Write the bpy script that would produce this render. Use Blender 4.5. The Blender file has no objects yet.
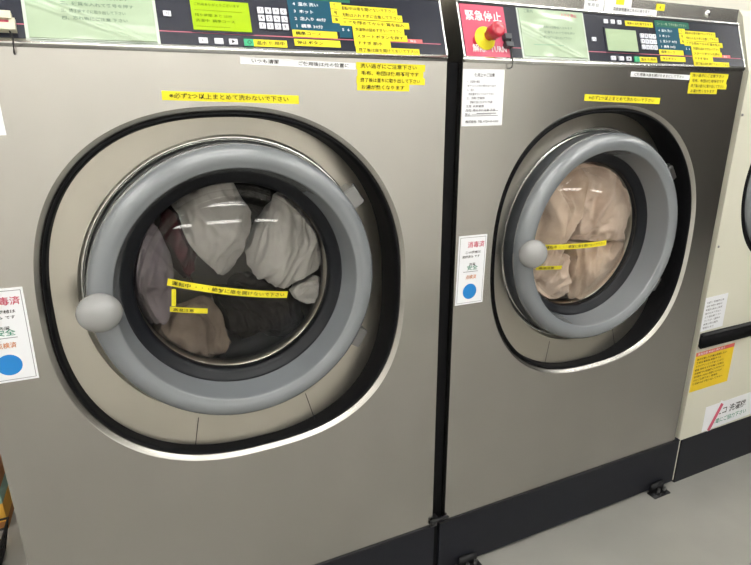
import bpy, bmesh, math, random
from mathutils import Vector, Matrix, noise
random.seed(7); noise.seed_set(7)
sc = bpy.context.scene
COL = sc.collection
ZO = 1.285            # height above the floor of the origin used on the machine fronts
PI = math.pi

# ------------------------------------------------------------------ materials
def mat(name, col, rough=.5, metal=0., spec=.5, coat=0., emit=None, estr=0., bump=None, var=None, sheen=0.):
    m = bpy.data.materials.new(name); m.use_nodes = True
    nt = m.node_tree; b = nt.nodes['Principled BSDF']
    b.inputs['Base Color'].default_value = (*col, 1)
    b.inputs['Roughness'].default_value = rough
    b.inputs['Metallic'].default_value = metal
    b.inputs['Specular IOR Level'].default_value = spec
    b.inputs['Coat Weight'].default_value = coat
    b.inputs['Coat Roughness'].default_value = .08
    b.inputs['Sheen Weight'].default_value = sheen
    if emit:
        b.inputs['Emission Color'].default_value = (*emit, 1); b.inputs['Emission Strength'].default_value = estr
    if var or bump:
        tc = nt.nodes.new('ShaderNodeTexCoord')
    if var:      # var = (scale vector, second colour, contrast lo, hi)
        mp = nt.nodes.new('ShaderNodeMapping'); mp.inputs['Scale'].default_value = var[0]
        n = nt.nodes.new('ShaderNodeTexNoise'); n.inputs['Scale'].default_value = 1; n.inputs['Detail'].default_value = 5
        cr = nt.nodes.new('ShaderNodeValToRGB')
        cr.color_ramp.elements[0].position = var[2]; cr.color_ramp.elements[1].position = var[3]
        cr.color_ramp.elements[0].color = (*col, 1); cr.color_ramp.elements[1].color = (*var[1], 1)
        nt.links.new(tc.outputs['Object'], mp.inputs[0]); nt.links.new(mp.outputs[0], n.inputs['Vector'])
        nt.links.new(n.outputs[0], cr.inputs[0]); nt.links.new(cr.outputs[0], b.inputs['Base Color'])
    if bump:     # (scale vector, strength, distance)
        mp = nt.nodes.new('ShaderNodeMapping'); mp.inputs['Scale'].default_value = bump[0]
        n = nt.nodes.new('ShaderNodeTexNoise'); n.inputs['Scale'].default_value = 1; n.inputs['Detail'].default_value = 4
        bp = nt.nodes.new('ShaderNodeBump'); bp.inputs['Strength'].default_value = bump[1]; bp.inputs['Distance'].default_value = bump[2]
        nt.links.new(tc.outputs['Object'], mp.inputs[0]); nt.links.new(mp.outputs[0], n.inputs['Vector'])
        nt.links.new(n.outputs[0], bp.inputs['Height']); nt.links.new(bp.outputs[0], b.inputs['Normal'])
    return m

def steel(name, col, rough, rv=.10):
    """brushed stainless sheet: faint cloudy smears in the gloss"""
    m = mat(name, col, rough, 1.0)
    nt = m.node_tree; b = nt.nodes['Principled BSDF']
    tc = nt.nodes.new('ShaderNodeTexCoord')
    mp = nt.nodes.new('ShaderNodeMapping'); mp.inputs['Scale'].default_value = (5.5, 5.5, 2.2)
    n = nt.nodes.new('ShaderNodeTexNoise'); n.inputs['Scale'].default_value = 1; n.inputs['Detail'].default_value = 2; n.inputs['Roughness'].default_value = .6
    mr = nt.nodes.new('ShaderNodeMapRange'); mr.inputs[1].default_value = .3; mr.inputs[2].default_value = .7
    mr.inputs[3].default_value = rough - rv*.5; mr.inputs[4].default_value = rough + rv*.5
    nt.links.new(tc.outputs['Object'], mp.inputs[0]); nt.links.new(mp.outputs[0], n.inputs['Vector'])
    
    mp2 = nt.nodes.new('ShaderNodeMapping'); mp2.inputs['Scale'].default_value = (9, 9, 4)
    n2 = nt.nodes.new('ShaderNodeTexNoise'); n2.inputs['Scale'].default_value = 1; n2.inputs['Detail'].default_value = 2
    mx = nt.nodes.new('ShaderNodeMix'); mx.data_type = 'RGBA'
    mx.inputs[6].default_value = (*col, 1); mx.inputs[7].default_value = (col[0]*.88, col[1]*.88, col[2]*.88, 1)
    nt.links.new(tc.outputs['Object'], mp2.inputs[0]); nt.links.new(mp2.outputs[0], n2.inputs['Vector'])
    nt.links.new(n2.outputs[0], mx.inputs[0]); nt.links.new(mx.outputs[2], b.inputs['Base Color'])
    return m

def clear(name, tint, base=.05, edge=.55, rough=.02):
    m = bpy.data.materials.new(name); m.use_nodes = True; nt = m.node_tree; nt.nodes.clear()
    o = nt.nodes.new('ShaderNodeOutputMaterial'); mx = nt.nodes.new('ShaderNodeMixShader')
    tr = nt.nodes.new('ShaderNodeBsdfTransparent'); tr.inputs[0].default_value = (*tint, 1)
    gl = nt.nodes.new('ShaderNodeBsdfGlossy'); gl.inputs['Roughness'].default_value = rough
    lw = nt.nodes.new('ShaderNodeLayerWeight'); lw.inputs[0].default_value = .5
    pw = nt.nodes.new('ShaderNodeMath'); pw.operation = 'POWER'; pw.inputs[1].default_value = 3.5
    ma = nt.nodes.new('ShaderNodeMath'); ma.operation = 'MULTIPLY_ADD'; ma.inputs[1].default_value = edge; ma.inputs[2].default_value = base
    nt.links.new(lw.outputs['Facing'], pw.inputs[0]); nt.links.new(pw.outputs[0], ma.inputs[0])
    nt.links.new(ma.outputs[0], mx.inputs[0]); nt.links.new(tr.outputs[0], mx.inputs[1]); nt.links.new(gl.outputs[0], mx.inputs[2])
    nt.links.new(mx.outputs[0], o.inputs[0])
    return m

M = {}
M['steel'] = steel('brushed_steel', (.53, .515, .485), .27, .05)
M['steel_dish'] = steel('dish_steel', (.60, .57, .505), .30, .06)
M['chrome'] = mat('polished_metal', (.90, .90, .88), .24, 1)
M['dull_metal'] = mat('dull_metal', (.26, .26, .265), .35, 1)
M['seal'] = mat('black_rubber', (.005, .005, .006), .6, spec=.10)
M['gasket'] = mat('door_gasket', (.006, .007, .010), .34, spec=.25)
M['ring'] = mat('grey_blue_paint', (.175, .188, .200), .24, spec=.6, coat=.5)
M['band'] = mat('dark_grey_shade', (.045, .050, .058), .4, spec=.35)
M['knob'] = mat('knob_plastic', (.27, .27, .27), .26, spec=.5, coat=.3)
M['panel'] = mat('console_film', (.016, .018, .030), .20, spec=.4)
M['panelline'] = mat('console_line', (.45, .09, .14), .4)
M['plinth'] = mat('plinth_paint', (.010, .011, .016), .5, spec=.25)
M['dark'] = mat('dark_metal', (.012, .012, .014), .5, spec=.3)
M['yellow'] = mat('yellow_tape', (.74, .65, .03), .55, spec=.2)
M['ink'] = mat('black_ink', (.02, .016, .016), .6, spec=.15)
M['inksoft'] = mat('faded_ink', (.16, .15, .17), .5)
M['inkred'] = mat('red_ink', (.55, .08, .14), .5)
M['inkgreen'] = mat('green_ink', (.03, .25, .15), .5)
M['inkorange'] = mat('orange_ink', (.60, .22, .08), .5)
M['white'] = mat('white_paper', (.78, .79, .82), .5)
M['wtape'] = mat('white_tape', (.82, .82, .84), .4)
M['blue'] = mat('blue_dot', (.012, .20, .55), .45)
M['redtape'] = mat('red_tape', (.62, .10, .10), .45)
M['teal'] = mat('teal_print', (.008, .07, .115), .5, spec=.15)
M['greenprint'] = mat('green_print', (.015, .11, .075), .5, spec=.15)
M['button'] = mat('button_plastic', (.66, .67, .74), .4)
M['greenbtn'] = mat('green_button', (.02, .38, .17), .4)
M['lcd_lime'] = mat('lime_screen', (.16, .22, .0), .4, spec=.15, emit=(.42, .68, .0), estr=.62)
M['lcd_pale'] = mat('pale_screen', (.22, .27, .18), .4, spec=.15, emit=(.45, .62, .34), estr=.38)
M['lcdink'] = mat('screen_ink', (.05, .10, .0), .5, spec=.1, emit=(.2, .34, .0), estr=.35)
M['sheet'] = mat('laminated_green_sheet', (.34, .43, .30), .2, spec=.4, coat=.3)
M['sheetink'] = mat('sheet_ink', (.13, .19, .14), .4, spec=.2)
M['film'] = mat('sleeve_border', (.52, .58, .52), .2, spec=.4, coat=.3)
M['pink'] = mat('red_plate', (.55, .07, .13), .25, spec=.4, coat=.25)
M['redcap'] = mat('red_cap', (.42, .012, .035), .25, coat=.4)
M['yelcol'] = mat('yellow_collar', (.85, .75, .02), .35)
M['cream'] = mat('cream_enamel', (.60, .585, .49), .38, spec=.4)
M['creamplastic'] = mat('cream_plastic', (.62, .60, .46), .4)
M['yellowwarn'] = mat('warning_yellow', (.75, .52, .015), .5)
M['glass'] = clear('door_glass', (.88, .87, .855), .020, .5)
M['drum'] = mat('drum_steel', (.30, .29, .28), .35, 1)
M['cardboard'] = mat('carton_brown', (.42, .17, .05), .7)
M['floor'] = mat('vinyl_floor', (.25, .245, .228), .33, spec=.45, var=((3, 3, 3), (.29, .282, .262), .35, .65))
M['wall'] = mat('wall_paint', (.80, .77, .68), .7)
M['wall_far'] = mat('wall_paint_far', (.92, .91, .88), .7)
M['wall_dark'] = mat('wall_board_right', (.05, .045, .04), .7)
M['ceil'] = mat('ceiling_board', (.80, .80, .78), .8)
M['tube'] = mat('fluorescent_tube', (1, 1, 1), .5, emit=(1.0, .985, .94), estr=20)
M['fixture'] = mat('fixture_white', (.8, .8, .8), .4)

def cloth(name, c1, c2, sc_=9):
    return mat(name, c1, .9, spec=.1, sheen=.2 if c1[0] > .4 else 0, var=((sc_, sc_, sc_), c2, .40, .62), bump=((260, 260, 260), .25, .002))
C_WHITE = cloth('white_cotton', (.55, .55, .545), (.44, .44, .44))
C_GREY = cloth('lavender_grey_cotton', (.30, .27, .30), (.20, .18, .21))
C_MAROON = cloth('maroon_cotton', (.085, .012, .022), (.03, .006, .012))
C_BLACK = cloth('black_cotton', (.008, .007, .008), (.018, .016, .017))
C_BROWN = cloth('taupe_cotton', (.28, .23, .19), (.16, .13, .11))
C_BEIGE = cloth('beige_terry', (.76, .62, .51), (.56, .43, .34), 12)
C_BEIGE2 = cloth('pinkish_beige_terry', (.82, .69, .60), (.63, .51, .43), 12)

# ------------------------------------------------------------------ mesh helpers
class MB:
    def __init__(s): s.v = []; s.f = []; s.mi = []; s.sm = []; s.mats = []
    def m(s, material):
        if material not in s.mats: s.mats.append(material)
        return s.mats.index(material)
    def add(s, vs, fs, material, smooth=False):
        o = len(s.v); k = s.m(material)
        s.v += [tuple(p) for p in vs]
        for f in fs: s.f.append([i + o for i in f]); s.mi.append(k); s.sm.append(smooth)
    def box(s, a, b, material, bev=0.):
        x0, x1 = sorted((a[0], b[0])); y0, y1 = sorted((a[1], b[1])); z0, z1 = sorted((a[2], b[2]))
        if bev <= 0:
            vs = [(x, y, z) for x in (x0, x1) for y in (y0, y1) for z in (z0, z1)]
            s.add(vs, [(0, 1, 3, 2), (4, 6, 7, 5), (0, 4, 5, 1), (2, 3, 7, 6), (0, 2, 6, 4), (1, 5, 7, 3)], material); return
        bm = bmesh.new(); bmesh.ops.create_cube(bm, size=1)
        for v in bm.verts: v.co = Vector(((x0+x1)/2+v.co.x*(x1-x0), (y0+y1)/2+v.co.y*(y1-y0), (z0+z1)/2+v.co.z*(z1-z0)))
        bmesh.ops.bevel(bm, geom=list(bm.edges), offset=bev, segments=2, affect='EDGES')
        s.bm(bm, material, True)
    def bm(s, bm, material, smooth=False, M4=None):
        bm.verts.ensure_lookup_table(); bm.verts.index_update()
        vs = [(M4 @ v.co if M4 else v.co) for v in bm.verts]
        s.add(vs, [[v.index for v in f.verts] for f in bm.faces], material, smooth); bm.free()
    def loft(s, loops, material, smooth=True, closed=True, cap0=False, cap1=False):
        n = len(loops[0]); vs = [p for l in loops for p in l]; fs = []
        for i in range(len(loops)-1):
            for j in range(n if closed else n-1):
                k = (j+1) % n
                fs.append((i*n+j, i*n+k, (i+1)*n+k, (i+1)*n+j))
        if cap0: fs.append(tuple(range(n))[::-1])
        if cap1: fs.append(tuple((len(loops)-1)*n+j for j in range(n)))
        s.add(vs, fs, material, smooth)
    def lathe(s, cx, cz, prof, material, n=96, smooth=True, close=False):
        """profile (r, y) revolved about an axis parallel to y"""
        loops = []
        for r, y in prof:
            loops.append([(cx+r*math.cos(2*PI*j/n), y, cz+r*math.sin(2*PI*j/n)) for j in range(n)])
        s.loft(loops, material, smooth)
    def tube(s, pts, r, material, n=10, cap=True):
        pts = [Vector(p) for p in pts]; loops = []
        up = Vector((0, 0, 1))
        for i, p in enumerate(pts):
            d = (pts[min(i+1, len(pts)-1)] - pts[max(i-1, 0)]).normalized()
            a = d.cross(up if abs(d.z) < .9 else Vector((1, 0, 0))).normalized(); b = d.cross(a)
            rr = r[i] if isinstance(r, (list, tuple)) else r
            loops.append([p + a*rr*math.cos(2*PI*j/n) + b*rr*math.sin(2*PI*j/n) for j in range(n)])
        s.loft(loops, material, True, True, cap, cap)
    def build(s, name, parent=None, recalc=True, loc=None):
        me = bpy.data.meshes.new(name)
        me.from_pydata(s.v, [], s.f)
        for m_ in s.mats: me.materials.append(m_)
        me.polygons.foreach_set('material_index', s.mi); me.polygons.foreach_set('use_smooth', s.sm)
        me.update()
        if recalc:
            bm = bmesh.new(); bm.from_mesh(me); bmesh.ops.recalc_face_normals(bm, faces=list(bm.faces)); bm.to_mesh(me); bm.free()
        o = bpy.data.objects.new(name, me); COL.objects.link(o)
        if parent: o.parent = parent
        if loc: o.location = loc
        return o

def empty(name, loc, label, cat, group=None):
    o = bpy.data.objects.new(name, None); COL.objects.link(o); o.location = loc; o.empty_display_size = .1
    o['label'] = label; o['category'] = cat
    if group: o['group'] = group
    return o
def tag(o, label, cat, group=None):
    o['label'] = label; o['category'] = cat
    if group: o['group'] = group
    return o

_tc = {}
def text_mesh(s):
    """lettering as a flat mesh, 1 unit high, returned as vertices, faces, width"""
    if s in _tc: return _tc[s]
    cu = bpy.data.curves.new('lettering', 'FONT'); cu.body = s; cu.size = 1; cu.resolution_u = 1; cu.offset = .012
    ob = bpy.data.objects.new('lettering', cu); COL.objects.link(ob)
    dg = bpy.context.evaluated_depsgraph_get(); dg.update()
    me = bpy.data.meshes.new_from_object(ob.evaluated_get(dg))
    vs = [(v.co.x, v.co.y) for v in me.vertices]; fs = [tuple(p.vertices) for p in me.polygons]
    bpy.data.objects.remove(ob); bpy.data.curves.remove(cu); bpy.data.meshes.remove(me)
    w = max([v[0] for v in vs], default=0)
    _tc[s] = (vs, fs, w); return _tc[s]

def front(u, v, h=0.): return (u, -h, v+ZO)                       # flat front of a machine
CL = math.hypot(.042, .116)
def cons(u, L, h=0.):                                             # tilted console face, L measured up the slope
    return (u, .042*L/CL - h*.116/CL, .157 + .116*L/CL + h*.042/CL + ZO)
GC = (.4829, -.3113)
def dome_y(r): return   .070 - .058*max(0, 1-(r/.195)**2)
def dome(u, v, h=0.):
    return (u, dome_y(math.hypot(u-GC[0], v-GC[1])) - h, v+ZO)

def sticker(name, parent, mp, c, w, h, rot=0., material=None, texts=(), shapes=(), th=.0007, seg=1, shape=None, label=None, wave=0.):
    """a stuck-on sheet: c = its bottom left corner, w x h, turned by rot degrees; texts = (string, u, v, height, material, max width)"""
    b = MB(); R_ = math.radians(rot); cr, sr = math.cos(R_), math.sin(R_)
    def P(u, v, hh): return mp(c[0]+u*cr-v*sr, c[1]+u*sr+v*cr, hh)
    def wv(u, v):
        if not wave: return 0.
        z = .45+.3*math.sin(u*60+v*90+2*math.sin(u*25-v*60))
        for k_, (a0, sl_) in enumerate(((.078, -.42), (.066, -.40), (.058, -.36))): z += 1.0*math.exp(-((v-a0-sl_*u)/.0032)**2)
        return wave*z
    nx = max(1, seg); ny = max(1, seg if wave else 1)
    top = [[P(w*i/nx, h*j/ny, th+wv(w*i/nx, h*j/ny)) for i in range(nx+1)] for j in range(ny+1)]
    vs = [p for row in top for p in row]; fs = [(j*(nx+1)+i, j*(nx+1)+i+1, (j+1)*(nx+1)+i+1, (j+1)*(nx+1)+i) for j in range(ny) for i in range(nx)]
    b.add(vs, fs, material, bool(wave))
    # rim
    def rim(p): return P(p[0], p[1], 0), P(p[0], p[1], th+wv(*p))
    per = [(w*i/nx, 0) for i in range(nx+1)] + [(w, h*j/ny) for j in range(1, ny+1)] + [(w*i/nx, h) for i in range(nx-1, -1, -1)] + [(0, h*j/ny) for j in range(ny-1, 0, -1)]
    q = [rim(p) for p in per]; n = len(q)
    b.add([a for a, _ in q]+[t for _, t in q], [(i, (i+1) % n, n+(i+1) % n, n+i) for i in range(n)], material)
    for (x0, y0, x1, y1, m_) in shapes:
        if x0 == 'disc':
            cx, cy, rr = y0, x1, y1; k = 28
        b_ = None
    for shp in shapes:
        if shp[0] == 'disc':
            _, cx, cy, rr, m_ = shp; k = 28
            b.add([P(cx+rr*math.cos(2*PI*i/k), cy+rr*math.sin(2*PI*i/k), th+.0003) for i in range(k)], [tuple(range(k))], m_)
        else:
            x0, y0, x1, y1, m_ = shp
            b.add([P(x0, y0, th+.0003+wv(x0, y0)), P(x1, y0, th+.0003+wv(x1, y0)), P(x1, y1, th+.0003+wv(x1, y1)), P(x0, y1, th+.0003+wv(x0, y1))], [(0, 1, 2, 3)], m_)
    for (s, u, v, hh, m_, mw) in texts:
        tv, tf, tw = text_mesh(s)
        if not tv: continue
        sx = hh*1.12
        if mw: sx = min(hh*1.5, mw/tw)
        b.add([P(u+x*sx, v+y*hh*1.12, th+.0006+wv(u+x*sx, v+y*hh)) for x, y in tv], tf, m_)
    o = b.build(name, parent, recalc=False)
    if label: o['label'] = label
    return o

def squircle(cx, cz, a, b, y, n, thetas, nu=2.3, nl=2.55):
    out = []
    for t in thetas:
        c, s = math.cos(t), math.sin(t)
        e = (2.15 if c > 0 else 2.5) if s > 0 else (2.75 if c > 0 else 2.32)
        k = (abs(c/a)**e + abs(s/b)**e)**(-1/e)
        out.append((cx+k*c, y, cz+k*s))
    return out

# ------------------------------------------------------------------ washing machine
W_ = .9588
ZP = -1.095           # top of the plinth
ZC = .145             # foot of the console
RC = (.4855, -.3291); RA, RB = .3776, .3827

PH = ['運転中は扉を開けないで下さい', '洗剤は入れすぎに注意して下さい', 'ドアを閉めてから硬貨を投入', '洗濯物は詰めすぎないで下さい',
      'スタートボタンを押す', 'すすぎ 脱水', '終了後は扉を開けておいて下さい', 'コースを選ぶ', '標準コース', '停止ボタン', '温水 使用中']

def make_washer(x0, label, lime):
    root = empty('washing_machine', (x0, 0, 0), label, 'washing machine')
    g = bpy.data.objects
    # --- body: front sheet with the door opening, sides, back, top
    b = MB(); N = 160
    th = [2*PI*i/N for i in range(N)]
    cor = [math.atan2(z-RC[1], x-RC[0]) % (2*PI) for x in (0, W_) for z in (ZP, ZC)]
    for c in cor:
        k = min(range(N), key=lambda i: abs(th[i]-c)); th[k] = c
    def rect(t):
        c, s = math.cos(t), math.sin(t); k = 1e9
        if c > 1e-9: k = min(k, (W_-RC[0])/c)
        if c < -1e-9: k = min(k, (0-RC[0])/c)
        if s > 1e-9: k = min(k, (ZC-RC[1])/s)
        if s < -1e-9: k = min(k, (ZP-RC[1])/s)
        return (RC[0]+k*c, 0, RC[1]+k*s)
    zz = lambda loop: [(x, y, z+ZO) for x, y, z in loop]
    outer = zz([rect(t) for t in th])
    l1 = zz(squircle(*RC, RA, RB, 0, N, th)); l2 = zz(squircle(*RC, RA-.003, RB-.003, .002, N, th)); l3 = zz(squircle(*RC, RA-.0115, RB-.0115, .010, N, th))
    b.loft([outer, l1], M['steel'], False)
    b.loft([l1, l2, l3], M['steel'], True)
    D = 1.15; zt, zb = ZC+ZO, ZP+ZO
    b.add([(0, 0, zb), (0, D, zb), (0, D, zt), (0, 0, zt)], [(0, 1, 2, 3)], M['steel'])
    b.add([(W_, 0, zb), (W_, D, zb), (W_, D, zt), (W_, 0, zt)], [(0, 1, 2, 3)], M['steel'])
    b.add([(0, D, zb), (W_, D, zb), (W_, D, zt+.17), (0, D, zt+.17)], [(0, 1, 2, 3)], M['steel'])
    # upper housing behind the console (side profile extruded)
    prof = [(0.003, ZC), (.0, .157), (.042, .273), (.046, .279), (.046, .3145), (.056, .3165), (D, .3165), (D, ZC)]
    pl = [[(x, y, z+ZO) for y, z in prof] for x in (0, W_)]
    b.loft(pl, M['steel'], False, True, True, True)
    b.build('cabinet', root, recalc=False)
    # black seal: rolled lip then the deep dark wall of the opening
    b = MB()
    lp = []
    dep = [.034 + .062*max(0, math.cos(t-math.radians(8)))**1.2 for t in th]
    def ring_(i, fr):
        q = squircle(*RC, RA+i, RB+i, 0, N, th)
        return [(p[0], .008+(dd-.008)*fr, p[2]+ZO) for p, dd in zip(q, dep)]
    for i, y in ((-.0115, .010), (-.0130, .005), (-.0155, .004), (-.0180, .008)):
        lp.append(zz(squircle(*RC, RA+i, RB+i, y, N, th)))
    lp += [ring_(-.0185, .3), ring_(-.0195, .7), ring_(-.0205, 1.)]
    b.loft(lp, M['seal'], True)
    b.build('opening_seal', root, recalc=False)
    # steel dish behind the door
    b = MB()
    k0 = ring_(-.0190, .98)
    cir = lambda r, y: [(GC[0]+r*math.cos(t), y, GC[1]+r*math.sin(t)+ZO) for t in th]
    yin = [.040 + .046*max(0, math.cos(t-math.radians(8)))**1.2 for t in th]
    cv = lambda r, o, mn: [(GC[0]+r*math.cos(t), max(mn, yy+o), GC[1]+r*math.sin(t)+ZO) for t, yy in zip(th, yin)]
    b.loft([k0, cv(.3115, 0, 0)], M['steel_dish'], True)
    b.loft([cv(.3115, 0, 0), cv(.3105, .003, 0), cir(.3095, .090), cir(.215, .090), cir(.214, .12)], M['steel_dish'], True)
    for (p, q) in (((.3463, -.694), (.3640, -.610)), ((.6345, -.690), (.6130, -.608))):     # seams in the sheet
        v0, v1 = Vector((p[0], .0345, p[1]+ZO)), Vector((q[0], .0400, q[1]+ZO)); d = Vector((.0009, 0, 0))
        nn = Vector((0, -.0035, 0))
        b.add([v0-d+nn, v0+d+nn, v1+d+nn, v1-d+nn], [(0, 1, 2, 3)], M['dark'])
    b.build('door_surround', root, recalc=False)
    # drum
    b = MB()
    b.lathe(GC[0], GC[1]+ZO, [(.214, .12), (.216, .135), (.33, .15), (.345, .17), (.345, .62), (.33, .64), (.0, .64)], M['drum'], 64)
    for k in range(3):
        a = 2*PI*k/3+.4
        ca, sa = math.cos(a), math.sin(a)
        pts = []
        for y in (.2, .6):
            pts.append([(GC[0]+r*ca-o*sa, y, GC[1]+ZO+r*sa+o*ca) for r, o in ((.345, -.05), (.28, -.012), (.27, 0), (.28, .012), (.345, .05))])
        b.loft(pts, M['drum'], False, True, True, True)
    b.build('drum', root)
    # plinth
    b = MB()
    px0, px1 = (0, .9645) if lime else (-.0175, .9830)
    b.box((px0, -.003, 0.012), (px1, .05, zb-.0005), M['plinth'])
    b.box((0.02, .05, 0), (W_-.02, D-.05, zb), M['plinth'])
    b.box((px0, -.0045, zb-.006), (px1, -.003, zb-.0005), M['dark'])
    b.build('plinth', root)
    # --- door
    door = MB(); gz = GC[1]+ZO
    prof = [(.2962, .0125), (.2962, .010), (.2945, .001), (.2905, -.0070), (.284, -.0140), (.276, -.0180), (.268, -.0190), (.260, -.0170), (.2535, -.0130),
            (.2515, -.0125), (.2500, -.0108), (.2490, -.0075), (.2480, .000), (.2435, .025), (.2380, .0545)]
    door.lathe(GC[0], gz, prof, M['ring'], 128)
    d = door.build('door', root, recalc=False)
    eb = MB(); eb.lathe(GC[0], gz, [(.284, .058), (.2955, .055), (.2968, .050), (.2968, .0125)], M['band'], 128)  # side of the ring, its shade put in as a dark grey colour
    eb.build('door_side_shade', d, recalc=False)
    g_ = MB(); g_.lathe(GC[0], gz, [(.2390, .0535), (.2365, .0530), (.2330, .0550), (.2270, .0600), (.2200, .0640), (.2150, .0665), (.2120, .0730), (.2120, .086)], M['gasket'], 128)
    g_.build('door_gasket', d, recalc=False)
    r_ = MB(); r_.lathe(GC[0], gz, [(.297, .088), (.3050, .083), (.3092, .072), (.3092, .062), (.3080, .0595), (.3030, .0590), (.3012, .0605), (.3005, .068), (.290, .070), (.288, .058)], M['chrome'], 128)
    r_.build('door_rim', d, recalc=False)
    gl = MB()
    pr = [(.2125, .078), (.2115, .070), (.2085, .0645), (.2050, .0640), (.2020, .0665), (.1990, .0680)]
    for i in range(0, 15):
        r = .195*(1-i/14); pr.append((max(r, .0004), dome_y(r)))
    back = [(max(r, .0004), y+.006) for r, y in pr[::-1] if r < .2]
    gl.lathe(GC[0], gz, pr+back, M['glass'], 96)
    gl.build('door_glass', d, recalc=False)
    # handle knob
    kb = MB()
    kx, ky, kz = .2095, -.038, -.3090+ZO
    loops = []; n = 40
    for rr, yy in ((.001, -.030), (.010, -.0292), (.020, -.0262), (.029, -.0205), (.0355, -.0125), (.0385, -.003), (.0385, .004), (.036, .011), (.030, .017), (.022, .020), (.0185, .024), (.0180, .062)):
        loops.append([(kx+rr*1.02*math.cos(2*PI*j/n), ky+yy, kz+rr*.96*math.sin(2*PI*j/n)) for j in range(n)])
    kb.loft(loops, M['knob'], True, True, True, False)
    o = kb.build('handle_knob', d, recalc=False); o['label'] = 'pale grey rounded knob'
    # hinges
    for a0, sgn in ((34, 1), (-32, -1)):
        h = MB(); a = math.radians(a0)
        bmx = bmesh.new(); bmesh.ops.create_cube(bmx, size=1)
        Mx = Matrix.Translation((GC[0]+.306*math.cos(a), .034, gz+.306*math.sin(a))) @ Matrix.Rotation(-a, 4, 'Y') @ Matrix.Diagonal((.034, .050, .046, 1))
        bmesh.ops.bevel(bmx, geom=list(bmx.edges), offset=.06, segments=2, affect='EDGES')
        h.bm(bmx, M['dull_metal'], False, Mx)
        c0 = Vector((GC[0]+.323*math.cos(a), .030, gz+.323*math.sin(a))); t = Vector((-math.sin(a), 0, math.cos(a)))
        h.tube([c0-t*.020, c0+t*.020], .0075, M['dull_metal'], 14)
        h.tube([c0-t*.0205+Vector((0, -.004, 0)), c0-t*.023+Vector((0, -.004, 0))], .006, M['dark'], 10)
        h.build('hinge', d)
    # tapes on the glass
    if lime: geo = (((.3337, -.2972), .252, -13.3), ((.3375, -.343), .0085, .038, -6), ((.333, -.3560), .073, -6))
    else: geo = (((.320, -.331), .197, .5), ((.318, -.376), .0085, .044, 0), ((.313, -.3920), .068, 1))
    sticker('glass_tape', d, dome, geo[0][0], geo[0][1], .0150, geo[0][2], M['yellow'], [('運転中 ・・・絶対に扉を開けないで下さい', .008, .0040, .0085, M['ink'], geo[0][1]-.016)], seg=24)
    sticker('glass_tape', d, dome, geo[1][0], geo[1][1], geo[1][2], geo[1][3], M['yellow'], seg=2)
    sticker('glass_tape', d, dome, geo[2][0], geo[2][1], .0118, geo[2][2], M['yellow'], [('高温注意', .006, .0028, .0068, M['ink'], geo[2][1]-.014)], seg=8)
    # --- console
    cn = MB()
    e = .0035
    cn.box((0, -.0065, ZC+ZO+.0005), (W_, .004, ZC+ZO+.0125), M['chrome'], .003)       # bright strip under the panel
    def slab(b_, u0, u1, L0, L1, h0, h1, m_):
        vs = [cons(u, L, h) for h in (h0, h1) for L in (L0, L1) for u in (u0, u1)]
        b_.add(vs, [(0, 1, 3, 2), (4, 6, 7, 5), (0, 4, 5, 1), (2, 3, 7, 6), (0, 2, 6, 4), (1, 5, 7, 3)], m_)
    slab(cn, .004, W_-.004, .0005, CL-.0015, .0, .0022, M['panel'])
    slab(cn, 0, .004, .0, CL, 0, .0035, M['chrome']); slab(cn, W_-.004, W_, .0, CL, 0, .0035, M['chrome'])
    slab(cn, 0, W_, CL-.004, CL+.0005, 0, .0035, M['dark'])
    slab(cn, 0, W_, CL+.0005, CL+.0045, 0, .0045, M['chrome'])
    slab(cn, .005, .945, .0226, .0243, .0022, .0024, M['panelline'])
    c = cn.build('control_panel', root)
    S = lambda nm, u0, L0, u1, L1, m_, texts=(), rot=0, **k: sticker(nm, c, lambda u, v, h: cons(u, v, h+.0022), (u0, L0), u1-u0, L1-L0, rot, m_, texts, **k)
    # display
    q = MB(); slab(q, .427, .540, .0235, .0875, .0022, .0042, M['panel']); slab(q, .4315, .5365, .0275, .0830, .0042, .0052, M['lcd_lime'] if lime else M['lcd_pale'])
    if lime:
        for i, (ln, wd) in enumerate((('ご利用ありがとうございます', .082), ('--------------------', .085), ('残り時間 あと 25分', .066), ('洗濯中  標準コース', .070), ('--------------', .060))):
            tv, tf, tw = text_mesh(ln)
            q.add([cons(.437+x*wd/tw, .0725-i*.0100+y*.0058, .0056) for x, y in tv], tf, M['lcdink'])
    o = q.build('display', c); o['label'] = 'lime green lit display' if lime else 'pale green lit display'
    # keypad
    keys = ['7890', '456C', '123E']
    for r in range(3):
        for k_ in range(4):
            q = MB(); u = .5525+k_*.0148; L = .0655-r*.0148
            slab(q, u, u+.0115, L, L+.0115, .0022, .0052, M['button'])
            tv, tf, tw = text_mesh(keys[r][k_])
            q.add([cons(u+.0032+x*.009, L+.0026+y*.009, .0056) for x, y in tv], tf, M['ink'])
            q.build('keypad_button', c)
    def btn(u, L, w, h, m_, sgn):
        q = MB(); slab(q, u, u+w, L, L+h, .0022, .0050, m_)
        if sgn:
            tv, tf, tw = text_mesh(sgn)
            q.add([cons(u+w*.28+x*h*.75, L+h*.22+y*h*.75, .0054) for x, y in tv], tf, M['ink'])
        return q.build('button', c)
    for u, s_ in ((.438, '+'), (.4655, '−'), (.4915, '▶')): btn(u, .0035, .0155, .0100, M['button'], s_)
    btn(.519, .0020, .0175, .0125, M['greenbtn'], '◇')['label'] = 'green button'
    btn(.3835, .0500, .0130, .0090, M['button'], '◁')
    for u, s_ in ((.432, '1'), (.4550, '2'), (.4780, '3')): btn(u, .0975, .0130, .0100, M['button'], s_)
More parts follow.
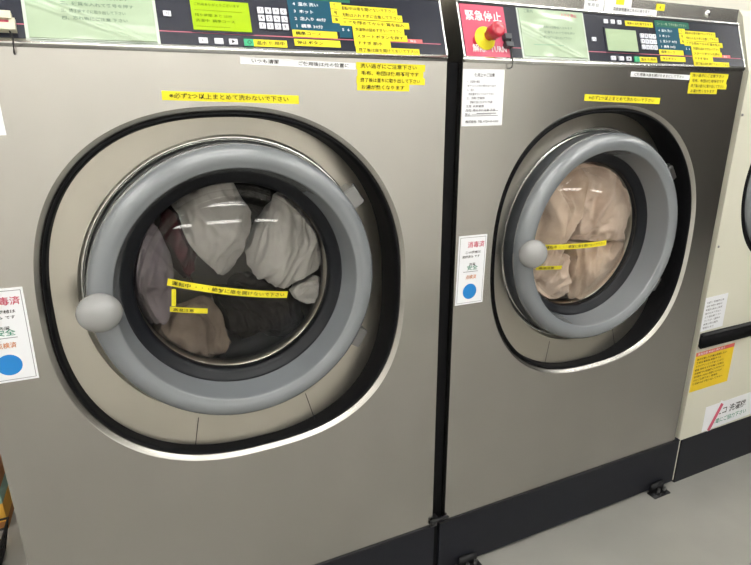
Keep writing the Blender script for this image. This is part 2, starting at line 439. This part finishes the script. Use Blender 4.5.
    # printed course chart
    S('course_chart', .6135, .0385, .7130, .0990, M['teal'], [(t, .010, .0045+i*.0145, .0070, M['white'], w) for i, (t, w) in enumerate((('1  標準 30分', .060), ('2  念入り 40分', .064), ('3  ホット', .040), ('4  温水 洗い', .052)))], label='dark teal printed chart')
    S('course_chart', .6135, .0992, .7450, .1165, M['greenprint'], [('コース 一覧  番号を選んで下さい', .006, .005, .007, M['sheet'], .115)])
    S('course_chart', .7132, .0275, .7400, .0585, M['teal'], [('5  6', .006, .013, .007, M['white'], .016)])
    # yellow tapes
    H = .0132
    def tape(u, L, u1, txt, rot=0.): S('instruction_tape', u, L, u1, L+H, M['yellow'], [(txt, .005, .0036, .0072, M['ink'], u1-u-.010)], rot, th=.0012)
    for i, (u, L, u1) in enumerate(((.7165, .0808, .8490), (.7165, .0668, .8590), (.7165, .0520, .8730), (.7425, .0385, .8590), (.7425, .0245, .8640), (.7425, .0105, .8230), (.7435, -.0035, .8890))):
        tape(u, L, u1, PH[i])
    for i, (L, u1) in enumerate(((.0850, .7400), (.0705, .7380), (.0560, .7300))):
        S('instruction_tape', .7010, L, .7250, L+.0128, M['yellow'], [('%s' % '番号金'[i], .005, .0030, .0072, M['ink'], None)], 0, th=.0020)
    S('red_tape', .8640, .0230, .9000, .0310, M['redtape'], [('停止', .006, .0015, .005, M['white'], .02)])
    tape(.6155, .0245, .7070, PH[8]); tape(.6165, .0065, .7110, PH[9]); tape(.5365, .0020, .6010, PH[10])
    if not lime:
        tape(.5060, .0955, .6050, '現金のみ使用できます')
    # laminated notice sheet
    w_ = (.1690, -.0030, .3725, .1235) if lime else (.1620, .0000, .3660, .1215)
    sl = [(t, .050, .082-i*.0125, .0058, M['sheetink'], w) for i, (t, w) in enumerate((('ご利用の前に必ずお読み下さい', .120), ('一、洗剤は自動投入されます', .105), ('二、硬貨を入れて番号を押す', .112), ('三、終了後すぐに取り出して下さい', .098), ('四、忘れ物にご注意 下さい', .100)))]
    if not lime: sl = sl[1:4] + [('ご案内', .014, .104, .008, M['sheetink'], None), ('ドライ 禁止', .125, .101, .008, M['inkred'], .05), ('――――――――――', .03, .026, .006, M['inkgreen'], .11)]
    o = S('notice_sheet', w_[0], w_[1], w_[2], w_[3], M['film'], th=.0008); o['label'] = 'clear glossy sleeve'
    S('notice_sheet', w_[0]+.005, w_[1]+.0045, w_[2]-.005, w_[3]-.003, M['sheet'], sl, seg=64, wave=.0016, th=.0018, label='pale green printed sheet')
    # red plate with the emergency stop
    S('stop_plate', .0075, -.0005, .1260, .1180, M['pink'], [('緊急停止', .010, .084, .022, M['white'], .098), ('解除', .018, .012, .017, M['white'], .036), ('TURN', .066, .012, .017, M['white'], .044)], shapes=(('disc', .034, .034, .013, M['redcap']),), label='glossy red plate')
    em = MB(); n = 28
    ctr = Vector(cons(.062, .041, .0034)); nv = Vector((0, -.116, .042)).normalized(); ux = Vector((1, 0, 0)); uy = nv.cross(ux)
    def rings(prof, m_, b_):
        b_.loft([[ctr+nv*hh+ux*rr*math.cos(2*PI*j/n)+uy*rr*math.sin(2*PI*j/n) for j in range(n)] for rr, hh in prof], m_, True, True, False, True)
    rings([(.0265, 0), (.0265, .002), (.0250, .0035), (.0190, .0055), (.0175, .013), (.0150, .014)], M['yelcol'], em)
    eo = em.build('emergency_stop', root); eo['label'] = 'yellow collar ring'
    nv = (nv + Vector((.10, 0, .0))).normalized()
    em = MB(); rings([(.0120, .012), (.0125, .022), (.0165, .025), (.0170, .046), (.0160, .0485), (.0120, .0500), (.001, .0503)], M['redcap'], em)
    em.build('stop_button', eo)['label'] = 'dark red cylinder cap'
    # small key holder with a cord
    if lime: ku, kL, kw, kh = .116, .0075, .042, .030
    else: ku, kL, kw, kh = .110, .020, .020, .030
    q = MB()
    kc = M['creamplastic'] if lime else M['band']
    slab(q, ku, ku+kw, kL, kL+kh*.36, .003, .016, kc); slab(q, ku, ku+kw*.9, kL+kh*.60, kL+kh, .003, .016, kc)
    slab(q, ku+.003, ku+kw*.86, kL+kh*.36, kL+kh*.60, .003, .009, M['inkred'] if lime else M['dark']); slab(q, ku+kw*.80, ku+kw, kL+kh*.3, kL+kh*.68, .003, .013, kc)
    q.tube([cons(ku+kw*.75, kL+.004, .010), cons(ku+kw*.84, kL-.010, .008), cons(ku+kw*.84, -.004, .007), (ku+kw*.84, -.012, .150+ZO), (ku+kw*.80, -.010, .137+ZO), (ku+kw*.78, -.002, .134+ZO)], .0014, M['dark'], 8)
    q.build('key_holder', root)
    # --- stickers on the steel front
    F = lambda nm, u0, v0, u1, v1, m_, texts=(), rot=0, **k: sticker(nm, root, front, (u0, v0), u1-u0, v1-v0, rot, m_, texts, **k)
    if lime:
        F('warning_tape', .3640, .0640, .6190, .0800, M['yellow'], [('※必ず2つ以上まとめて洗わないで下さい', .012, .0045, .0092, M['ink'], .222)], -1.6)
        F('name_tape', .5090, .1285, .6120, .1410, M['wtape'], [('いつも清潔', .020, .0035, .0072, M['ink'], .055)], -1.2)
        F('name_tape', .6120, .1260, .7420, .1382, M['wtape'], [('ご使用後は元の位置に', .008, .0035, .0072, M['ink'], .112)], -1.0)
    else:
        F('warning_tape', .3640, .0640, .6330, .0800, M['yellow'], [('※必ず2つ以上まとめて洗わないで下さい', .012, .0045, .0092, M['ink'], .235)], -1.8)
        F('name_tape', .5130, .1235, .7360, .1360, M['wtape'], [('ご使用後は扉を開けたままにして下さい', .010, .0035, .0072, M['ink'], .19)], -1.2)
    yx = (.7440, .9040) if lime else (.7370, .8960)
    for i, (a, bb, t) in enumerate(((0, 0, '洗い過ぎにご注意下さい'), (.002, -.004, '毛布、布団は使用不可です'), (.0, .000, '終了後は直ちに取り出して下さい'), (.001, -.038, 'お湯が熱くなります'))):
        F('warning_tape', yx[0]+a, .1245-i*.0136, yx[1]+bb, .1245-i*.0136+.0137, M['yellow'], [(t, .008, .0035, .0080, M['ink'], yx[1]+bb-yx[0]-a-.02)], -.6)
    tx = [('使用上のご注意', .030, .108, .0072, M['ink'], .055)]
    for i, (t, w, ind) in enumerate((('一、洗濯物の確認', .035, .010), ('ポケットの中の物を全て出す', .078, .012), ('二、投入', .022, .010), ('規定量を守って入れて下さい', .070, .016), ('三、洗剤 柔軟剤', .050, .010), ('自動的に投入されますので不要', .062, .020), ('注意  火気厳禁', .080, .010), ('危険  巻込まれ注意 子供', .085, .010), ('禁止  ―――――――', .092, .008))):
        tx.append((t, ind, .0945-i*.0088, .0050, M['inksoft'], w))
    tx.append(('株式会社  TEL 0120-00-0000', .010, .0075, .0060, M['ink'], .092))
    F('caution_sheet', .0020, .0075, .1150, .1310, M['white'], tx, .5, shapes=((.040, .027, .095, .0285, M['inksoft']), (.008, .022, .100, .0232, M['inksoft']), (.008, .033, .100, .034, M['inksoft'])))
    F('service_sticker', .0050, -.4310, .0880, -.2510, M['white'],
      [('消毒済', .026, .150, .0150, M['inkred'], .050), ('この機械は', .020, .134, .0065, M['ink'], .046), ('清掃済み です', .012, .123, .0065, M['ink'], .052), ('洗濯', .034, .103, .0062, M['ink'], .022), ('安全', .028, .092, .0115, M['inkgreen'], .032), ('点検済', .026, .068, .0105, M['inkorange'], .032)],
      -1.2, shapes=(('disc', .041, .034, .0205, M['blue']), (.004, .004, .0795, .005, M['inksoft']), (.004, .1745, .0795, .1755, M['inksoft']), (.004, .004, .005, .1755, M['inksoft']), (.0785, .004, .0795, .1755, M['inksoft']), (.018, .086, .062, .0872, M['inksoft'])), label='white sticker with blue dot')
    return root

w1 = make_washer(0.0, 'large stainless steel washing machine with lime display and white laundry, nearer of the two', True)
w2 = make_washer(1.0, 'stainless steel washing machine with pale display and beige laundry, beside the cream machine', False)

# extras on the second machine: labels and a screw on the strip above its console
def strip(u, v, h=0.): return (u, .046-h, v+ZO)
for nm, u0, v0, u1, v1, m_, tx in (('strip_label', .4430, .2805, .6300, .2935, M['wtape'], [('取扱説明書はこちらにあります', .030, .004, .0072, M['ink'], .13)]),
                               ('strip_label', .3760, .2810, .4400, .3140, M['white'], [('点検表', .010, .020, .0070, M['inksoft'], .040), ('年 月 日', .010, .008, .0070, M['inksoft'], .044)]),
                               ('strip_label', .4420, .2940, .5350, .3140, M['white'], [('・・・・', .008, .006, .0080, M['inksoft'], .06)]),
                               ('strip_label', .4800, .2980, .5080, .3140, M['yellow'], []),
                               ('strip_label', .6250, .2930, .6560, .3090, M['yellow'], [('4', .010, .003, .010, M['ink'], None)])):
    sticker(nm, w2, strip, (u0, v0), u1-u0, v1-v0, 0, m_, tx, th=.0012 if nm and m_ is M['yellow'] else .0007)
b = MB()
b.lathe(.828, .2965+ZO, [(.0005, .041), (.006, .042), (.0095, .044), (.010, .0475)], M['chrome'], 20)
b.box((.822, .0402, .2957+ZO), (.834, .0415, .2973+ZO), M['dark'])
b.build('screw', w2)

# added black strip standing in for the dark of the slot, and the little clip at its foot
b = MB()
b.box((.9615, .018, .19), (.9975, .05, 1.43), M['seal'])
b.box((.9645, .004, .012), (.9820, .05, .19), M['seal'])
tag(b.build('gap_dark_strip'), 'black strip added to darken the gap between the two steel machines', 'dark strip')
b = MB()
b.box((.9500, -.0105, .2035), (1.0085, -.0015, .2105), M['dark'], .0015)
b.box((.9500, -.0105, .1905), (.9690, -.0040, .2060), M['dark'], .0015)
b.box((.9660, -.0060, .1960), (.9780, .018, .2100), M['dark'])
tag(b.build('joining_clip'), 'small black clip joining the plinths at the foot of the gap', 'clip')

# floor anchors
def anchor(x, y, label):
    r = empty('floor_anchor', (x, y, 0), label, 'floor anchor')
    b = MB(); b.box((-.040, -.014, 0), (.040, .022, .006), M['dark'], .002); b.box((-.030, .010, .006), (.030, .022, .040), M['dark'], .002)
    b.build('bracket', r)
    for dx in (-.012, .016):
        q = MB()
        for r_, z0, z1 in ((.0105, .006, .015), (.0055, .015, .030)):
            q.loft([[(dx+r_*math.cos(PI/3*j+.3), -.002+r_*math.sin(PI/3*j+.3), z) for j in range(6)] for z in (z0, z1)], M['dull_metal'] if r_ < .008 else M['dark'], False, True, True, True)
        q.build('bolt', r)
    return r
anchor(1.082, -.026, 'black bolted floor bracket at the foot of the gap between steel machines')
anchor(1.893, -.026, 'black bolted floor bracket at the right foot of the farther steel machine')

# ------------------------------------------------------------------ laundry
def pack(X0, items):
    """cloths in one drum: each is a folded lump, pressed against its neighbours along a wavy contact and never through them"""
    for i, (c, rad, seed, m_, label, ry, amp, fs) in enumerate(items):
        amp *= 1.25
        bm = bmesh.new(); bmesh.ops.create_icosphere(bm, subdivisions=6, radius=1)
        off = Vector((seed*7.31, seed*3.17, seed*1.93)); R_ = Matrix.Rotation(ry, 3, 'Y')
        cw = Vector((X0+c[0], c[1], c[2]))
        for v in bm.verts:
            p = v.co.copy(); q = Vector((p.x*rad[0], p.y*rad[1], p.z*rad[2]))*fs
            wp = q + 1.1*Vector(noise.noise_vector(q*.6+off))
            s1 = 1-abs(noise.noise(Vector((wp.x*1.3, wp.y*1.3, wp.z*.40))+off))*2.4
            s2 = 1-abs(noise.noise(Vector((wp.x*2.6, wp.y*2.6, wp.z*.9))+off*2))*2.4
            s3 = noise.noise(q*3.1+off)
            s4 = 1-abs(noise.noise(Vector((wp.x*4.5, wp.y*4.5, wp.z*2.0))+off))*2.4
            k = 1 + amp*(.50*s1+.30*s2+.06*s3+.13*s4-.50) + .22*noise.noise(p*1.1+off)
            w = cw + R_ @ Vector((p.x*rad[0], p.y*rad[1], p.z*rad[2])) * k
            for j, it in list(enumerate(items))*2:
                if j == i: continue
                o_ = Vector((X0+it[0][0], it[0][1], it[0][2])); d = o_-cw; L = d.length; d /= L
                ra = Vector((rad[0]*d.x, rad[1]*d.y, rad[2]*d.z)).length; rb = Vector((it[1][0]*d.x, it[1][1]*d.y, it[1][2]*d.z)).length
                t = L*ra/(ra+rb)
                sgn = 1 if i < j else -1
                t += sgn*.014*noise.noise(w*14) - .0035
                ex = (w-cw).dot(d)-t
                if ex > 0: w -= d*ex
            dx, dz = w.x-(X0+GC[0]), w.z-GC[1]; r = math.hypot(dx, dz)
            lim = .206 if w.y < .150 else .262
            if r > lim: w.x = X0+GC[0]+dx*lim/r; w.z = GC[1]+dz*lim/r; r = lim
            w.y = max(w.y, dome_y(min(r, .194))+.012+.012*abs(noise.noise(q*2+off)))
            v.co = w-cw
        b = MB(); b.bm(bm, m_, True)
        o = b.build('laundry_cloth', None, True, (cw.x, cw.y, cw.z+ZO)); tag(o, label, 'laundry')

pack(0., [
 ((.452, .180, -.200), (.092, .09, .125), 1, C_WHITE, 'white cloth in the upper middle of the nearer washer window', .12, .22, 9),
 ((.622, .175, -.262), (.098, .09, .125), 2, C_WHITE, 'white cloth at the right of the nearer washer window', .30, .20, 8),
 ((.665, .150, -.385), (.058, .05, .034), 9, C_WHITE, 'small white cloth tail beside the right end of the glass tape', .1, .25, 14),
 ((.375, .195, -.240), (.040, .08, .110), 3, C_MAROON, 'dark maroon cloth left of the white cloth in the nearer washer', .1, .3, 9),
 ((.308, .180, -.270), (.046, .09, .150), 4, C_GREY, 'greyish lavender cloth at the left of the nearer washer window', -.05, .3, 10),
 ((.560, .200, -.420), (.130, .10, .090), 5, C_BLACK, 'black cloth filling the lower middle of the nearer washer window', .1, .3, 9),
 ((.385, .190, -.455), (.085, .08, .070), 6, C_BROWN, 'taupe cloth at the bottom left of the nearer washer window', .3, .3, 11),
 ((.545, .320, -.130), (.16, .10, .10), 8, C_BLACK, 'dark cloth behind and between the two white cloths of the nearer washer', 0, .3, 9),
])
pack(1., [
 ((.400, .190, -.225), (.130, .13, .170), 11, C_BEIGE, 'beige cloth at the upper left of the farther washer window', .5, .28, 8),
 ((.600, .190, -.235), (.165, .13, .180), 12, C_BEIGE2, 'pinkish beige cloth at the upper right of the farther washer window', .2, .28, 8),
 ((.390, .190, -.430), (.130, .13, .130), 13, C_BEIGE2, 'pinkish beige cloth at the lower left behind the small glass tape', .3, .28, 8),
 ((.590, .190, -.430), (.170, .13, .150), 14, C_BEIGE, 'beige cloth at the lower right of the farther washer window', -.4, .28, 8),
])

# ------------------------------------------------------------------ cream dryer at the right
dr = empty('tumble_dryer', (1.975, 0, 0), 'cream enamelled dryer with a dark plinth and round door at the right edge', 'dryer')
DX = .762; DC = (.3740, -.2004); DR = .272
b = MB(); N = 128
th = [2*PI*i/N for i in range(N)]
for c_ in [math.atan2(z-DC[1], x-DC[0]) % (2*PI) for x in (0.0105, DX) for z in (-1.103, .143)]:
    k = min(range(N), key=lambda i: abs(th[i]-c_)); th[k] = c_
def rect2(t):
    c, s = math.cos(t), math.sin(t); k = 1e9
    if c > 1e-9: k = min(k, (DX-DC[0])/c)
    if c < -1e-9: k = min(k, (0.0105-DC[0])/c)
    if s > 1e-9: k = min(k, (.143-DC[1])/s)
    if s < -1e-9: k = min(k, (-1.103-DC[1])/s)
    return (DC[0]+k*c, 0, DC[1]+k*s+ZO)
cl = lambda r, y: [(DC[0]+r*math.cos(t), y, DC[1]+r*math.sin(t)+ZO) for t in th]
b.loft([[rect2(t) for t in th], cl(DR+.010, 0), cl(DR+.006, .004), cl(DR+.002, .012), cl(DR, .03)], M['cream'], False)
b.box((.0105, .0, .012), (.0185, 1.1, .182), M['cream'])
b.box((.0105, .1, .182), (DX, 1.1, 1.428), M['cream'])
b.box((.0105, .0005, .182), (.0180, .1, 1.428), M['cream']); b.box((DX-.0075, .0005, .182), (DX, .1, 1.428), M['cream'])
prof = [(.0, .143), (.003, .150), (.050, .300), (.064, .318), (1.1, .318), (1.1, .143)]
b.loft([[(x, y, z+ZO) for y, z in prof] for x in (.0105, DX)], M['cream'], False, True, True, True)
b.build('cabinet', dr, recalc=False)
b = MB(); b.box((.022, -.003, 0), (DX, .04, .182), M['plinth']); b.box((.03, .04, 0), (DX-.02, 1.05, .182), M['plinth']); b.build('plinth', dr)
b = MB(); b.lathe(DC[0], DC[1]+ZO, [(DR+.001, .012), (DR-.004, .004), (DR-.012, .003), (DR-.016, .01), (DR-.016, .05)], M['seal'], N, True)
b.build('opening_seal', dr, recalc=False)
b = MB(); b.lathe(DC[0], DC[1]+ZO, [(DR-.016, .045), (DR-.018, .010), (DR-.026, -.004), (DR-.045, -.010), (DR-.07, -.006), (DR-.08, .02), (DR-.08, .05)], M['ring'], N)
do = b.build('door', dr, recalc=False)
b = MB(); b.lathe(DC[0], DC[1]+ZO, [(DR-.080, .030), (DR-.12, .020), (.0005, .012)], M['gasket'], N); b.build('door_window', do, recalc=False)
b = MB()
b.box((.0105, -.016, -.737+ZO), (DX, .0, -.682+ZO), M['seal'], .005)
b.box((.0105, -.018, -.690+ZO), (DX, -.002, -.681+ZO), M['dark'], .003)
b.build('trim_bar', dr)['label'] = 'black horizontal bar'
for x, z in ((-.0077+.022, .0243), (.0205, -.382)):
    b = MB(); b.lathe(x+.002, z+ZO, [(.0004, -.003), (.003, -.0026), (.0042, -.0008), (.0043, .001)], M['dull_metal'], 14); b.build('screw', dr)
DF = lambda nm, u0, v0, w, h, m_, tx=(), rot=0, **k: sticker(nm, dr, front, (u0, v0), w, h, rot, m_, tx, **k)
DF('warning_sticker', -.001+.016, -.909, .201, .152, M['yellowwarn'],
   [('高温注意 火災の恐れあり', .008, .1415, .0085, M['white'], .18)] + [(t, .008, .122-i*.0135, .0075, M['ink'], .17-.012*(i % 3)) for i, t in enumerate(('油の付着した衣類は乾燥しない', '食用油 動物油 美容オイル', 'ドライクリーニング油 ベンジン', '樹脂 塗料などが付着した物は', '洗濯後でも乾燥機に入れないで', '自然発火し火災の原因になります', '十分ご注意下さい 管理者', '使用後は必ず取り出して下さい'))], .6,
   shapes=((.0, .138, .201, .152, M['redtape']),), label='yellow warning sticker with red heading')
DF('small_notice', .012, -.678, .112, .122, M['white'], [(t, .008, .100-i*.013, .0070, M['inksoft'], .09-.01*(i % 2)) for i, t in enumerate(('お願い 乾燥機使用', '毛布 布団の場合は', '時間を長めに設定', '詰め込みすぎない', 'よう御注意下さい', 'フィルター清掃中', '故障の際は連絡', '管理人 まで'))], 1.5)
DF('torn_poster', .128, -1.0985, .36, .104, M['white'], [('エコ 洗濯機', .062, .052, .030, M['ink'], .17), ('節電にご協力下さい', .045, .018, .020, M['inkgreen'], .2)], 1.0)
DF('torn_poster', .150, -1.0990, .026, .128, M['white'], [], -27, th=.0014, shapes=((.004, .004, .022, .118, M['inkred']),), label='red stripe on white paper')
b = MB()
vs = [(u, .0008+(v-.155)*.313-h, v+ZO) for h in (.0, .004) for v in (.158, .298) for u in (.066, DX-.03)]
b.add(vs, [(0, 1, 3, 2), (4, 6, 7, 5), (0, 4, 5, 1), (2, 3, 7, 6), (0, 2, 6, 4), (1, 5, 7, 3)], M['white'])
cp = b.build('control_panel', dr)
b = MB(); b.box((.080, -.002, .166+ZO), (.14, .006, .188+ZO), M['greenbtn'], .002); b.build('start_button', cp)['label'] = 'green button'

# ------------------------------------------------------------------ things beyond the left side of the first machine
b = MB()
x0, x1, y0, y1 = -.62, -.228, .76, 1.28
b.box((x0, y0, 0), (x1, y1, .030), M['cardboard'])
b.box((x0, y0, .030), (x1, y1, .100), mat('carton_orange', (.75, .40, .05), .6))
b.box((x0, y0, .100), (x1, y1, .150), mat('carton_teal', (.26, .42, .36), .6))
b.box((x0, y0, .150), (x1, y1, .47), M['cardboard'])
b.box((x0, (y0+y1)/2-.03, .470), (x1, (y0+y1)/2+.03, .4708), M['cream'])
tag(b.build('carton'), 'brown, teal and orange printed carton on the floor left of the nearer washer', 'box')
# dark wire basket in front of it
bk = empty('wire_basket', (-.385, .43, 0), 'dark wire basket holding pale cloth on the floor at the bottom left corner', 'basket')
b = MB()
def rr(hw, hd, z): return [(-hw, -hd, z), (hw, -hd, z), (hw, hd, z), (-hw, hd, z), (-hw, -hd, z)]
for i in range(4):
    z = .008+i*.030; k = 1+.12*i/3; b.tube(rr(.165*k, .22*k, z), .004, M['dark'], 6)
for i in range(11):
    t = -1+2*i/10
    for s_ in (-1, 1):
        b.tube([(.165*t, .22*s_, .008), (.165*1.12*t, .22*1.12*s_, .100)], .003, M['dark'], 6)
        b.tube([(.165*s_, .22*t, .008), (.165*1.12*s_, .22*1.12*t, .100)], .003, M['dark'], 6)
for i in range(9): b.tube([(-.165+.33*i/8, -.22, .008), (-.165+.33*i/8, .22, .008)], .003, M['dark'], 6)
b.build('frame', bk)
def heap(c, rad, seed, m_, label):
    bm = bmesh.new(); bmesh.ops.create_icosphere(bm, subdivisions=4, radius=1); off = Vector((seed, seed*2, seed*3))
    for v in bm.verts:
        k = 1+.35*(1-abs(noise.noise(v.co*3+off))*2.5)-.2
        v.co = Vector((v.co.x*rad[0]*k, v.co.y*rad[1]*k, max(v.co.z*rad[2]*k, -rad[2]*.8)))
    b = MB(); b.bm(bm, m_, True); tag(b.build('cloth_bundle', None, True, c), label, 'laundry')
heap((-.385, .43, .065), (.105, .15, .055), 3, cloth('purple_grey_cloth', (.10, .08, .11), (.35, .33, .28), 14), 'dark purple and grey cloth heap inside the wire basket')

# ------------------------------------------------------------------ room
def struct(name, a, b_, m_):
    q = MB(); q.box(a, b_, m_); o = q.build(name); o['kind'] = 'structure'; return o
RX0, RX1, RY0, RY1, RH = -2.4, 5.8, -2.5, 1.45, 2.55
struct('floor', (RX0, RY0, -.05), (RX1, RY1, 0), M['floor'])
struct('ceiling', (RX0, RY0, RH), (RX1, RY1, RH+.05), M['ceil'])
struct('wall_back', (RX0, RY1, 0), (RX1, RY1+.05, RH), M['wall'])
struct('wall_front', (RX0, RY0-.05, 0), (RX1, RY0, RH), M['wall_far'])
struct('added_dark_panel', (3.3, RY0, 0), (RX1, RY0+.04, 2.5), mat('dark_panel_brown', (.045, .038, .032), .5))  # unseen dark panel, added to darken what the farther steel front reflects
struct('wall_left', (RX0-.05, RY0, 0), (RX0, RY1, RH), M['wall_far'])
struct('wall_right', (RX1, RY0, 0), (RX1+.05, RY1, RH), M['wall_dark'])

def ceiling_light(x, y, label):
    r = empty('ceiling_light', (x, y, RH), label, 'ceiling light', 'fluorescent ceiling lights')
    b = MB(); b.box((-.62, -.08, -.035), (.62, .08, 0), M['fixture'], .006); b.build('housing', r)
    for s_ in (-1, 1):
        t = MB(); t.tube([(-.59, s_*.042, -.052), (.59, s_*.042, -.052)], .016, M['tube'], 12); t.build('tube', r)
for x in (-1.2, .5, 2.2, 4.2):
    for y in (-2.0, -1.25, -.5, .65):  # rear row over the machines is added to brighten the back wall
        ceiling_light(x, y, 'white twin tube fluorescent light on the ceiling above the aisle, rear row added for the back wall')

w = bpy.data.worlds.new('world'); sc.world = w; w.use_nodes = True
w.node_tree.nodes['Background'].inputs[0].default_value = (.8, .85, 1, 1); w.node_tree.nodes['Background'].inputs[1].default_value = .05

# ------------------------------------------------------------------ camera
cam = bpy.data.cameras.new('camera'); co = bpy.data.objects.new('camera', cam); COL.objects.link(co)
r = Vector((.9120, -.4101, -.0055)); u = Vector((.1291, .2743, .9529)); f = Vector((.3893, .8698, -.3031))
f.normalize(); r = (r - f*r.dot(f)).normalized(); u = r.cross(f)
co.matrix_world = Matrix(((r.x, u.x, -f.x, .29099), (r.y, u.y, -f.y, -1.10197), (r.z, u.z, -f.z, .04505+ZO), (0, 0, 0, 1)))
cam.sensor_fit = 'HORIZONTAL'; cam.sensor_width = 36; cam.lens = 542.9*36/751; cam.clip_start = .02
sc.camera = co
sc.view_settings.view_transform = 'Standard'; sc.view_settings.look = 'None'; sc.view_settings.gamma = 1
sc.view_settings.use_curve_mapping = False; sc.view_settings.exposure = 0.18
